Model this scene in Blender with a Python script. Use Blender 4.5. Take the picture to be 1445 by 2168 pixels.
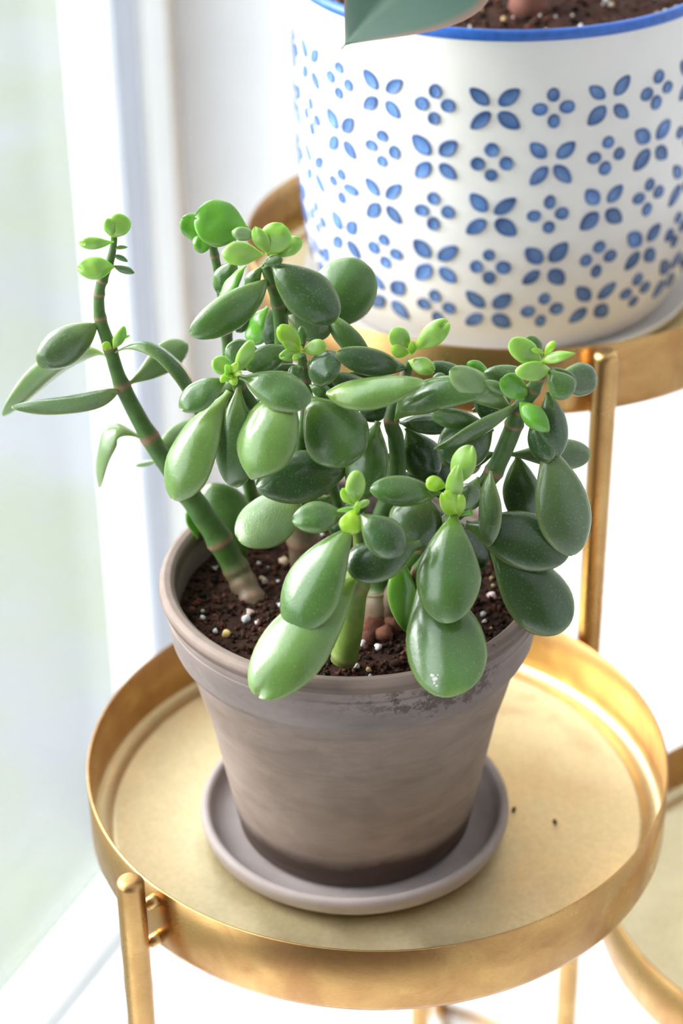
import bpy, bmesh, math, random
from mathutils import Vector, Matrix, noise
random.seed(7)
for o in list(bpy.data.objects): bpy.data.objects.remove(o)
SC = bpy.context.scene
COL = SC.collection
PI = math.pi

# ------------------------------------------------------------------ camera
F = 4435.6; TH = 0.5481; RO = -0.01335
CAM = Vector((-0.01673, -0.86409, 0.67210))
FW = Vector((0, math.cos(TH), -math.sin(TH)))
R0 = Vector((1, 0, 0)); U0 = R0.cross(FW)
RX = R0 * math.cos(RO) + U0 * math.sin(RO)
UX = -R0 * math.sin(RO) + U0 * math.cos(RO)
cd = bpy.data.cameras.new('camera'); cam = bpy.data.objects.new('camera', cd); COL.objects.link(cam)
m = Matrix((RX, UX, -FW)).transposed().to_4x4(); m.translation = CAM
cam.matrix_world = m
cd.sensor_fit = 'VERTICAL'; cd.sensor_height = 22.3; cd.sensor_width = 22.3
cd.lens = F / 2168 * 22.3
cd.clip_start = 0.05; cd.clip_end = 100
cd.dof.use_dof = True; cd.dof.focus_distance = 0.955; cd.dof.aperture_fstop = 3.0
SC.camera = cam

# ------------------------------------------------------------------ light
w = bpy.data.worlds.new('overcast_sky'); SC.world = w; w.use_nodes = True
bg = w.node_tree.nodes['Background']; bg.inputs[0].default_value = (0.90, 0.96, 1.0, 1); bg.inputs[1].default_value = 6.0
WD = Vector((0.433, 0.901, 0)).normalized()         # along the window wall
WN = Vector((WD.y, -WD.x, 0))                       # into the room
W0 = Vector((-0.1713, 0.6259, 0))                     # foot of the door stile
ZF = -0.62
def area(name, loc, direction, sx, sy, energy, color):
    l = bpy.data.lights.new(name, 'AREA'); l.shape = 'RECTANGLE'; l.size = sx; l.size_y = sy
    l.energy = energy; l.color = color
    o = bpy.data.objects.new(name, l); COL.objects.link(o); o.location = loc
    o.rotation_euler = Vector(direction).to_track_quat('-Z', 'Y').to_euler()
    return o
area('daylight', W0 - WN * 1.1 - WD * 0.95 + Vector((0, 0, 0.95)), (WN * 1.0 + WD * 0.05 + Vector((0, 0, -0.5))), 1.1, 1.3, 72, (1.0, 0.985, 0.96))
SC.view_settings.view_transform = 'Standard'; SC.view_settings.look = 'None'
SC.view_settings.gamma = 1; SC.view_settings.use_curve_mapping = False
SC.view_settings.exposure = -0.1

# ------------------------------------------------------------------ helpers
def ray(x, y): return FW + RX * ((x - 722.5) / F) - UX * ((y - 1084) / F)
def atz(x, y, z):
    d = ray(x, y); return CAM + d * ((z - CAM.z) / d.z)
def aty(x, y, Y):
    d = ray(x, y); return CAM + d * ((Y - CAM.y) / d.y)
def mesh_obj(name, verts, faces, mat, parent=None, smooth=True, cols=None, mats=None, fm=None):
    me = bpy.data.meshes.new(name); me.from_pydata([tuple(v) for v in verts], [], faces)
    for mm in (mats or [mat]): me.materials.append(mm)
    if fm:
        for p, k in zip(me.polygons, fm): p.material_index = k
    if smooth: me.polygons.foreach_set('use_smooth', [True] * len(me.polygons))
    if cols:
        a = me.color_attributes.new('col', 'FLOAT_COLOR', 'POINT')
        flat = []
        for c in cols: flat += [c[0], c[1], c[2], 1]
        a.data.foreach_set('color', flat)
    me.update()
    o = bpy.data.objects.new(name, me); COL.objects.link(o)
    if parent:
        o.parent = parent; o.matrix_parent_inverse = Matrix.Translation(-parent.location)
    return o
def empty(name, loc, label, cat, group=None):
    o = bpy.data.objects.new(name, None); COL.objects.link(o); o.location = loc; o.empty_display_size = 0.02
    o['label'] = label; o['category'] = cat
    if group: o['group'] = group
    return o
def tag(o, label, cat, kind=None):
    o['label'] = label; o['category'] = cat
    if kind: o['kind'] = kind
    return o
def struct(o): o['kind'] = 'structure'; return o
def lathe(name, prof, c, mat, parent=None, n=96, close=False, cols=None, tight=0):
    """prof: (r, z) list; r==0 ends are closed to a point"""
    if tight:                                            # support loops beside every corner keep the edges crisp
        q = [prof[0]]
        for (r0, z0), (r1, z1) in zip(prof, prof[1:]):
            L = math.hypot(r1 - r0, z1 - z0); k = min(tight / L, .3)
            q += [(r0 + (r1 - r0) * k, z0 + (z1 - z0) * k), (r1 - (r1 - r0) * k, z1 - (z1 - z0) * k), (r1, z1)]
        prof = q
    V = []; Fc = []; C = []
    rows = []
    for k, (r, z) in enumerate(prof):
        if r < 1e-6:
            rows.append([len(V)]); V.append((c[0], c[1], c[2] + z)); C.append(cols[k] if cols else 0)
        else:
            rows.append(list(range(len(V), len(V) + n)))
            for i in range(n):
                a = 2 * PI * i / n
                V.append((c[0] + r * math.cos(a), c[1] + r * math.sin(a), c[2] + z)); C.append(cols[k] if cols else 0)
    pairs = list(zip(rows, rows[1:]))
    if close: pairs.append((rows[-1], rows[0]))
    for A, B in pairs:
        for i in range(n):
            j = (i + 1) % n
            if len(A) == 1 and len(B) == 1: continue
            if len(A) == 1: Fc.append((A[0], B[j], B[i])) 
            elif len(B) == 1: Fc.append((A[i], A[j], B[0]))
            else: Fc.append((A[i], A[j], B[j], B[i]))
    return mesh_obj(name, V, Fc, mat, parent, cols=C if cols else None)
def box(name, c, sx, sy, sz, ax, mat, parent=None, bevel=0.0):
    """c = centre, ax = horizontal x axis direction"""
    ax = Vector(ax).normalized(); ay = Vector((-ax.y, ax.x, 0)); az = Vector((0, 0, 1))
    if abs(ax.z) > 1e-4:
        ay = Vector((0, 0, 1)).cross(ax).normalized(); az = ax.cross(ay)
    bm = bmesh.new(); bmesh.ops.create_cube(bm, size=1)
    for v in bm.verts:
        p = Vector(c) + ax * (v.co.x * sx) + ay * (v.co.y * sy) + az * (v.co.z * sz); v.co = p
    if bevel: bmesh.ops.bevel(bm, geom=bm.edges[:], offset=bevel, segments=2, affect='EDGES')
    bmesh.ops.recalc_face_normals(bm, faces=bm.faces[:])
    me = bpy.data.meshes.new(name); bm.to_mesh(me); bm.free(); me.materials.append(mat)
    o = bpy.data.objects.new(name, me); COL.objects.link(o)
    if parent: o.parent = parent; o.matrix_parent_inverse = Matrix.Translation(-parent.location)
    return o
def catmull(P, R, n):
    out = []
    for i in range(len(P) - 1):
        p0 = P[max(i - 1, 0)]; p1 = P[i]; p2 = P[i + 1]; p3 = P[min(i + 2, len(P) - 1)]
        for k in range(n):
            t = k / n
            q = 0.5 * ((2 * p1) + (p2 - p0) * t + (2 * p0 - 5 * p1 + 4 * p2 - p3) * t * t + (-p0 + 3 * p1 - 3 * p2 + p3) * t ** 3)
            out.append((q, R[i] * (1 - t) + R[i + 1] * t, i + t))
    out.append((P[-1], R[-1], len(P) - 1.0))
    return out

# ------------------------------------------------------------------ materials
def newmat(name):
    m = bpy.data.materials.new(name); m.use_nodes = True
    nt = m.node_tree; b = nt.nodes['Principled BSDF']
    return m, nt, b
def N(nt, t, **kw):
    n = nt.nodes.new(t)
    for k, v in kw.items():
        if k in n.inputs: n.inputs[k].default_value = v
        else: setattr(n, k, v)
    return n
def ramp(nt, src, stops):
    r = nt.nodes.new('ShaderNodeValToRGB'); e = r.color_ramp.elements
    while len(e) < len(stops): e.new(0.5)
    for k, (p, c) in enumerate(stops):
        e[k].position = p; e[k].color = (*c, 1) if len(c) == 3 else c
    nt.links.new(src, r.inputs[0]); return r.outputs[0]
def objco(nt, sc=(1, 1, 1)):
    t = nt.nodes.new('ShaderNodeTexCoord'); mp = nt.nodes.new('ShaderNodeMapping'); mp.inputs['Scale'].default_value = sc
    nt.links.new(t.outputs['Object'], mp.inputs['Vector']); return mp.outputs[0]
def noi(nt, vec, scale, detail=4, rough=0.55, dist=0.0):
    n = N(nt, 'ShaderNodeTexNoise', Scale=scale, Detail=detail, Roughness=rough, Distortion=dist)
    nt.links.new(vec, n.inputs['Vector']); return n.outputs['Fac']
def mix(nt, fac, a, b, mode='MIX'):
    n = nt.nodes.new('ShaderNodeMix'); n.data_type = 'RGBA'; n.blend_type = mode
    for s, v in ((n.inputs[0], fac), (n.inputs[6], a), (n.inputs[7], b)):
        if hasattr(v, 'links') or hasattr(v, 'is_output'): nt.links.new(v, s)
        elif isinstance(v, (int, float)): s.default_value = v
        else: s.default_value = (*v, 1)
    return n.outputs[2]
def bump(nt, b, h, strength, dist):
    n = N(nt, 'ShaderNodeBump', Strength=strength, Distance=dist)
    nt.links.new(h, n.inputs['Height']); nt.links.new(n.outputs[0], b.inputs['Normal'])

def plain(name, col, rough=0.5, spec=0.5, var=0.04, scale=8):
    m, nt, b = newmat(name); v = objco(nt)
    f = noi(nt, v, scale)
    lo = tuple(c * (1 - var) for c in col); hi = tuple(min(1, c * (1 + var)) for c in col)
    nt.links.new(ramp(nt, f, [(0.3, lo), (0.7, hi)]), b.inputs['Base Color'])
    b.inputs['Roughness'].default_value = rough; b.inputs['Specular IOR Level'].default_value = spec
    return m
M_wall = plain('white_paint', (0.86, 0.87, 0.89), 0.7)
M_room = plain('room_paint', (0.22, 0.18, 0.15), 0.8)
M_floor = plain('white_floor', (0.86, 0.87, 0.89), 0.45)
M_frame = plain('white_frame', (0.88, 0.90, 0.90), 0.4)
M_jambshade = plain('jamb_shade', (0.50, 0.54, 0.62), 0.5)  # shade on the jamb face, put into the colour as blue-grey
M_beige = plain('beige_frame', (0.74, 0.66, 0.57), 0.6)

def brass(name, base, hi, rough, grain=True):
    m, nt, b = newmat(name); v = objco(nt)
    b.inputs['Metallic'].default_value = 1.0
    f = noi(nt, v, 30, 5, 0.6, 0.5)
    f2 = noi(nt, objco(nt, (1, 1, 4)), 420, 3, 0.6)
    c = ramp(nt, f, [(0.35, base), (0.75, hi)])
    c2 = ramp(nt, f2, [(0.3, (0.86, 0.84, 0.8)), (0.7, (1, 1, 1))])
    nt.links.new(mix(nt, 0.8, c, c2, 'MULTIPLY'), b.inputs['Base Color'])
    r = N(nt, 'ShaderNodeMapRange'); r.inputs['From Min'].default_value = .35; r.inputs['From Max'].default_value = .7
    r.inputs['To Min'].default_value = rough + 0.07; r.inputs['To Max'].default_value = rough - 0.07
    nt.links.new(f, r.inputs[0]); nt.links.new(r.outputs[0], b.inputs['Roughness'])
    if grain: bump(nt, b, f2, 0.12, 0.0004)
    return m
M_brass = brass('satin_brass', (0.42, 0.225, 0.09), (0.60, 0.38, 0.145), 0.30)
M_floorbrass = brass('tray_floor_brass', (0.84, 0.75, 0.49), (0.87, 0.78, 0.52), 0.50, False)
M_leg = brass('leg_brass', (0.50, 0.29, 0.115), (0.66, 0.42, 0.17), 0.28)

# grey weathered terracotta
def clay(name, a, b_, dark, z0, z1, stain):
    m, nt, b = newmat(name); v = objco(nt)
    f = noi(nt, objco(nt, (1, 1, 2.2)), 22, 6, 0.65, 0.4)
    c = ramp(nt, f, [(0.28, a), (0.72, b_)])
    # horizontal throwing streaks
    f2 = noi(nt, objco(nt, (1, 1, 9)), 30, 5, 0.7)
    c = mix(nt, 0.45, c, ramp(nt, f2, [(0.3, (0.72, 0.70, 0.68)), (0.7, (1, 1, 1))]), 'MULTIPLY')
    # damp band towards the foot, with an uneven upper edge
    s = N(nt, 'ShaderNodeSeparateXYZ'); nt.links.new(v, s.inputs[0])
    mr = N(nt, 'ShaderNodeMapRange'); nt.links.new(s.outputs[2], mr.inputs[0])
    mr.inputs['From Min'].default_value = z0; mr.inputs['From Max'].default_value = z1
    mr.inputs['To Min'].default_value = 1; mr.inputs['To Max'].default_value = 0
    ad = N(nt, 'ShaderNodeMath', operation='MULTIPLY_ADD'); nt.links.new(f, ad.inputs[0]); ad.inputs[1].default_value = 0.7
    nt.links.new(mr.outputs[0], ad.inputs[2])
    k = ramp(nt, ad.outputs[0], [(0.62, (0, 0, 0)), (0.95, (1, 1, 1))])
    c = mix(nt, k, c, dark)
    if stain:                                             # brown worn blotches on the rim band
        f3 = noi(nt, v, 130, 6, 0.8)
        f4 = noi(nt, objco(nt, (1, 1, 1.6)), 16, 2, 0.5)
        mu = N(nt, 'ShaderNodeMath', operation='MULTIPLY'); nt.links.new(f3, mu.inputs[0]); nt.links.new(f4, mu.inputs[1])
        g1 = N(nt, 'ShaderNodeMapRange'); nt.links.new(s.outputs[2], g1.inputs[0])
        g1.inputs['From Min'].default_value = .122; g1.inputs['From Max'].default_value = .134
        mu2 = N(nt, 'ShaderNodeMath', operation='MULTIPLY_ADD'); nt.links.new(g1.outputs[0], mu2.inputs[0]); mu2.inputs[1].default_value = 0.10
        nt.links.new(mu.outputs[0], mu2.inputs[2])
        k3 = ramp(nt, mu2.outputs[0], [(0.375, (0, 0, 0)), (0.42, (1, 1, 1))])
        # blotches only on the front right stretch of the band
        g2 = N(nt, 'ShaderNodeMapRange'); nt.links.new(s.outputs[0], g2.inputs[0])
        g2.inputs['From Min'].default_value = -.02; g2.inputs['From Max'].default_value = .02
        g3 = N(nt, 'ShaderNodeMath', operation='MULTIPLY'); nt.links.new(g2.outputs[0], g3.inputs[0]); nt.links.new(k3, g3.inputs[1])
        zn = N(nt, 'ShaderNodeMath', operation='MULTIPLY'); nt.links.new(s.outputs[2], zn.inputs[0]); zn.inputs[1].default_value = 6.0
        # fired colour changes with the throwing rings: cool grey band, brown line below the lip
        zc_ = ramp(nt, zn.outputs[0], [(.02, (.95, .92, .90)), (.40, (1.0, .95, .90)), (.700, (.90, .85, .80)), (.711, (.78, .77, .80)), (.80, (.82, .81, .84)), (.862, (.86, .82, .82)), (.868, (.52, .46, .42)), (.885, (.60, .52, .47)), (.893, (.9, .82, .77)), (.92, (1.0, .93, .88))])
        c = mix(nt, 1.0, c, zc_, 'MULTIPLY')
        c = mix(nt, g3.outputs[0], c, (0.085, 0.06, 0.048))
    nt.links.new(c, b.inputs['Base Color'])
    b.inputs['Roughness'].default_value = 0.62; b.inputs['Specular IOR Level'].default_value = 0.35
    bump(nt, b, f2, 0.25, 0.0006)
    return m
M_pot = clay('weathered_clay', (0.185, 0.145, 0.125), (0.315, 0.26, 0.235), (0.06, 0.038, 0.03), 0.004, 0.030, True)
M_sauc = clay('saucer_clay', (0.30, 0.25, 0.24), (0.40, 0.345, 0.33), (0.1, 0.08, 0.07), -0.5, -0.4, False)

M_white, nt, b = newmat('white_glaze'); v = objco(nt)
nt.links.new(ramp(nt, noi(nt, v, 18, 3), [(0.3, (0.78, 0.75, 0.72)), (0.7, (0.84, 0.82, 0.80))]), b.inputs['Base Color'])
b.inputs['Roughness'].default_value = 0.32; b.inputs['Coat Weight'].default_value = 0.15; b.inputs['Coat Roughness'].default_value = 0.15
bump(nt, b, noi(nt, v, 320, 2), 0.08, 0.0004)
def attrmat(name, rough, noise_amt=0.12, nscale=60, sss=0.0, coat=0.0, bumps=0.0, bscale=900, spec=0.5, speck=False):
    m, nt, b = newmat(name); v = objco(nt)
    a = nt.nodes.new('ShaderNodeAttribute'); a.attribute_name = 'col'
    f = noi(nt, v, nscale, 5, 0.6)
    c = mix(nt, 1.0, a.outputs['Color'], ramp(nt, f, [(0.25, (1 - noise_amt,) * 3), (0.75, (1 + noise_amt,) * 3)]), 'MULTIPLY')
    if speck:
        vo = N(nt, 'ShaderNodeTexNoise', Scale=1100, Detail=2); nt.links.new(v, vo.inputs['Vector'])
        k = ramp(nt, vo.outputs['Fac'], [(0.58, (0, 0, 0)), (0.75, (0.35, 0.35, 0.35))])
        c = mix(nt, k, c, (0.22, 0.34, 0.17))
    nt.links.new(c, b.inputs['Base Color'])
    b.inputs['Roughness'].default_value = rough; b.inputs['Specular IOR Level'].default_value = spec
    if sss:
        b.inputs['Subsurface Weight'].default_value = sss; b.inputs['Subsurface Radius'].default_value = (0.3, 1.0, 0.12)
        b.inputs['Subsurface Scale'].default_value = 0.004
    if coat:
        b.inputs['Coat Weight'].default_value = coat; b.inputs['Coat Roughness'].default_value = 0.16
    if bumps: bump(nt, b, noi(nt, v, bscale, 3), bumps, 0.0005)
    return m
M_blue = attrmat('blue_glaze', 0.35, 0.25, 200)
M_leaf = attrmat('jade_leaf', 0.26, 0.16, 45, sss=0.10, coat=0.40, bumps=0.28, bscale=420, speck=True)
M_young = attrmat('young_leaf', 0.30, 0.10, 60, sss=0.35, coat=0.35, bumps=0.35, bscale=330)
M_bumpy = attrmat('pebbled_leaf', 0.26, 0.10, 45, sss=0.1, coat=0.5, bumps=0.6, bscale=1500)
M_stem = attrmat('jade_stem', 0.5, 0.3, 160, sss=0.05, bumps=0.35, bscale=300)
M_soil = attrmat('soil', 0.92, 0.45, 260, bumps=0.6, bscale=500, spec=0.15)
M_ficus = attrmat('broad_leaf', 0.52, 0.10, 30, bumps=0.1, bscale=200, spec=0.3)

mg, nt, b = newmat('glass'); nt.nodes.remove(b)
tr = N(nt, 'ShaderNodeBsdfTransparent'); tr.inputs[0].default_value = (0.965, 0.97, 0.968, 1)
gl = N(nt, 'ShaderNodeBsdfGlossy'); gl.inputs['Roughness'].default_value = 0.02
fr = N(nt, 'ShaderNodeLayerWeight', Blend=0.5); mx = nt.nodes.new('ShaderNodeMixShader')
pw = N(nt, 'ShaderNodeMath', operation='POWER'); nt.links.new(fr.outputs['Facing'], pw.inputs[0]); pw.inputs[1].default_value = 4
pm = N(nt, 'ShaderNodeMath', operation='MULTIPLY_ADD'); nt.links.new(pw.outputs[0], pm.inputs[0]); pm.inputs[1].default_value = 0.6; pm.inputs[2].default_value = 0.03
nt.links.new(pm.outputs[0], mx.inputs[0]); nt.links.new(tr.outputs[0], mx.inputs[1]); nt.links.new(gl.outputs[0], mx.inputs[2])
nt.links.new(mx.outputs[0], nt.nodes['Material Output'].inputs[0]); M_glass = mg

# ------------------------------------------------------------------ room
def wp(s, n, z): return W0 + WD * s + WN * n + Vector((0, 0, z))
S1 = 0.088                     # corner with the back wall
XW, ZC, SB = 3.0, 2.1, -3.0   # room width, ceiling height, rear end
ZT = ZC - ZF
struct(box('floor', wp((S1 + SB) / 2, XW / 2, ZF - 0.02), S1 - SB + .2, XW + .1, 0.04, WD, M_floor))
struct(box('ceiling', wp((S1 + SB) / 2, XW / 2, ZC + 0.02), S1 - SB + .2, XW + .1, 0.04, WD, M_wall))
struct(box('wall_back', wp(S1 + 0.05, XW / 2, (ZC + ZF) / 2), 0.1, XW + .1, ZT, WD, M_wall))
struct(box('wall_right', wp((S1 + SB) / 2, XW + .05, (ZC + ZF) / 2), S1 - SB, 0.1, ZT, WD, M_wall))
struct(box('wall_front', wp(SB - .05, XW / 2, (ZC + ZF) / 2), 0.1, XW + .1, ZT, WD, M_room))
# glazed door on the left: stile, jamb, casing, pane, sill rails
door = empty('door_1', wp(-1, 0, ZF), '', ''); del door['label'], door['category']; struct(door)
S0 = -1.7; ZD = 1.75
def vbar(name, s0, s1, n0, n1, mat, par=None, z0=ZF, z1=ZD):
    return box(name, wp((s0 + s1) / 2, (n0 + n1) / 2, (z0 + z1) / 2), s1 - s0, n1 - n0, z1 - z0, WD, mat, par, 0.003)
vbar('stile', -0.018, 0.015, -0.042, -0.001, M_frame, door)
vbar('stile', S0 - .1, S0, -0.05, 0.0, M_frame, door)
box('rail', wp((S0 - .018) / 2, -.021, ZD - .05), -S0 - .018, 0.042, 0.1, WD, M_frame, door, 0.003)
box('rail', wp((S0 - .018) / 2, -.021, ZF + .012), -S0 - .018, 0.042, 0.024, WD, M_frame, door, 0.003)
pane = box('pane', wp((S0 - .018) / 2, -.036, (ZF + ZD - .06) / 2), -S0 - .018, 0.005, ZD - ZF - .14, WD, M_glass, door)
struct(vbar('trim_1', -0.018, 0.015, -0.0009, 0.003, M_jambshade))  # thin strip added to carry the jamb's shaded face as grey colour
struct(vbar('trim_2', 0.015, 0.055, -0.05, 0.006, M_frame))
struct(vbar('trim_3', 0.055, S1, -0.05, -0.006, M_beige))
struct(box('trim_4', wp((S0 + S1 - .1) / 2, -.025, (ZD + ZC) / 2), S1 - S0 + .1, 0.05, ZC - ZD, WD, M_wall))
struct(box('wall_left', wp((S0 - .1 + SB) / 2, -.025, (ZF + ZC) / 2), S0 - .1 - SB, 0.05, ZT, WD, M_wall))
for k, (n, wd, hh) in enumerate([(0.022, 0.012, 0.012), (0.052, 0.010, 0.010), (0.085, 0.016, 0.006)]):
    struct(box('trim_%d' % (5 + k), wp((S0 + S1) / 2, n, ZF + hh / 2), S1 - S0, wd, hh, WD, M_frame, None, 0.002))

# outdoors
M_pave = plain('pale_paving', (0.36, 0.40, 0.40), 0.8, var=.1, scale=3)
mgr, nt, b = newmat('lawn'); v = objco(nt)
nt.links.new(ramp(nt, noi(nt, v, 2.2, 4), [(0.35, (0.118, 0.120, 0.126)), (0.5, (0.112, 0.124, 0.088)), (0.66, (0.132, 0.134, 0.142))]), b.inputs['Base Color'])
b.inputs['Roughness'].default_value = 0.9
g = mesh_obj('lawn', [wp(-9, -0.06, ZF - .14), wp(9, -0.06, ZF - .14), wp(9, -12, ZF - .14), wp(-9, -12, ZF - .14)], [(0, 1, 2, 3)], mgr); struct(g); g.name = 'ground'

# ------------------------------------------------------------------ plant stand
T1 = Vector((0, 0, 0)); H1 = 0.0392; RT1 = 0.15
T2 = Vector((0.0830, 0.2663, 0.1737)); H2 = 0.0411; RT2 = 0.1539
T3 = Vector((0.2806, 0.0634, -0.1441)); RT3 = 0.15
stand = empty('plant_stand', (0.08, 0.08, ZF), 'three tier brass plant stand with round rimmed trays on slim tubular legs', 'plant stand')
def tray(c, R, H):
    t = 0.0014
    prof = [(0, -H), (R - .004, -H), (R - .001, -H + .0012), (R, -H + .004), (R, -.0006), (R - t / 2, 0), (R - t, -.0006), (R - t, -H + .0045)]
    o = lathe('tray', prof, c, M_brass, stand, n=160)
    r0 = R - t
    prof = [(r0, -H + .0045), (r0 - .0012, -H + .0030), (r0 - .0032, -H + .0022), (r0 - .008, -H + .0020), (r0 - .0092, -H + .0030), (r0 - .0116, -H + .0030), (r0 - .0128, -H + .0020), (r0 * .5, -H + .0020), (0, -H + .0020)]
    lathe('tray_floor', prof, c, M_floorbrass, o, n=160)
    return o
tr1 = tray(T1, RT1, H1); tr2 = tray(T2, RT2, H2); tr3 = tray(T3, RT3, H1)
LR = 0.0068
def tube(name, path, mat, parent, n=16, cap=True):
    V = []; Fc = []
    up = None
    for i, (p, r) in enumerate(path):
        a = path[max(i - 1, 0)][0]; b_ = path[min(i + 1, len(path) - 1)][0]
        t = (b_ - a).normalized()
        if up is None:
            up = t.orthogonal().normalized()
        s = (up - t * up.dot(t)).normalized(); up = s; q = t.cross(s)
        for k in range(n):
            an = 2 * PI * k / n
            V.append(p + s * (r * math.cos(an)) + q * (r * math.sin(an)))
    for i in range(len(path) - 1):
        for k in range(n):
            j = (k + 1) % n
            Fc.append((i * n + k, i * n + j, (i + 1) * n + j, (i + 1) * n + k))
    if cap:
        Fc.append(tuple(range(n - 1, -1, -1))); Fc.append(tuple(range((len(path) - 1) * n, len(path) * n)))
    return mesh_obj(name, V, Fc, mat, parent)
def leg(x, y, ztop):
    p = Vector((x, y, 0)); P = [(p + Vector((0, 0, ZF)), LR * .9)]
    P += [(p + Vector((0, 0, ZF + .002)), LR), (p + Vector((0, 0, ztop - .004)), LR)]
    for k in range(1, 6):
        a = k / 5 * PI / 2
        P.append((p + Vector((0, 0, ztop - .004 + .004 * math.sin(a))), LR * (0.45 + .55 * math.cos(a))))
    return tube('leg', P, M_leg, stand, 20)
def bolts(lg, x, y, tc, R, zs):
    d = Vector((tc.x - x, tc.y - y, 0)); L = d.length; d /= L
    for z in zs:
        a = Vector((x, y, z)) + d * (LR * .6); b_ = Vector((x, y, z)) + d * (L - R)
        mid = a.lerp(b_, .55)
        tube('bolt', [(a, .0018), (mid - d * .001, .0018), (mid - d * .0009, .003), (b_ - d * .0006, .0034), (b_ + d * .0008, .0034)], M_leg, lg, 12)
def ring_leg(c, R, deg, ztop, trays, off=.0135):
    a = math.radians(deg); x = c.x + (R + off) * math.cos(a); y = c.y + (R + off) * math.sin(a)
    lg = leg(x, y, ztop)
    for (tc, RR, z) in trays: bolts(lg, x, y, tc, RR, (z - .008, z - .032))
    return x, y
l1 = ring_leg(T1, RT1, 223.8, 0.014, [(T1, RT1, 0)], .0140)
hub = (0.1213, 0.1035); hl = leg(hub[0], hub[1], T2.z + .0035)
bolts(hl, *hub, T2, RT2, (T2.z - .008, T2.z - .032)); bolts(hl, *hub, T1, RT1, (-.008, -.032)); bolts(hl, *hub, T3, RT3, (T3.z - .008, T3.z - .032))
l4 = ring_leg(T1, RT1, 79, 0.0, [(T1, RT1, 0)])
l5 = ring_leg(T2, RT2, 98, T2.z + .006, [(T2, RT2, T2.z)])
l6 = ring_leg(T2, RT2, 22, T2.z + .006, [(T2, RT2, T2.z)])
l7 = ring_leg(T3, RT3, -20, T3.z + .012, [(T3, RT3, T3.z)])
def bar(a, b_, z):
    A = Vector((a[0], a[1], z)); B = Vector((b_[0], b_[1], z))
    tube('crossbar', [(A, .0045), (B, .0045)], M_leg, stand, 12)
bar(l5, hub, ZF + .012); bar(l4, (l1[0], l1[1]), ZF + .012); bar(hub, l7, ZF + .012); bar(l5, l6, ZF + .012)

# ------------------------------------------------------------------ clay pot and saucer
PX, PY = -0.0119, -0.0124; ZS = -H1 + .0021
sa = lathe('saucer', [(0, 0), (.066, 0), (.0735, .0012), (.0785, .0060), (.0800, .0115), (.0797, .0138), (.0782, .0150), (.0762, .0148), (.0748, .0135), (.0735, .0095), (.0700, .0065), (.060, .0052), (0, .0048)], (PX, PY, ZS), M_sauc)
tag(sa, 'grey clay saucer under the terracotta pot on the front brass tray', 'saucer')
ZP = ZS + .0053; HP = .118 - ZP
def pz(z): return z - ZP
pr = [(0, 0), (.054, 0), (.0580, .0008), (.0600, .0030), (.0604, .0080), (.0612, .0100), (.0800, pz(.082)), (.0806, pz(.0862)), (.0858, pz(.0866)), (.0880, pz(.0874)), (.0890, pz(.0900)),
      (.0914, pz(.1062)), (.0909, pz(.1070)), (.0912, pz(.1082)), (.0914, pz(.1110)), (.0930, pz(.1128)), (.0938, pz(.1155)), (.0930, pz(.1182)), (.0910, pz(.1195)), (.0880, pz(.1193)), (.0862, pz(.1178)), (.0852, pz(.1140)), (.0835, pz(.085)), (.0775, pz(.060)), (.055, .012), (0, .012)]
pot = lathe('clay_pot', pr, (0, 0, 0), M_pot, n=144, tight=.0006); pot.location = (PX, PY, ZP)
tag(pot, 'weathered grey terracotta pot with thick rim holding the jade plant', 'pot')

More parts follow.
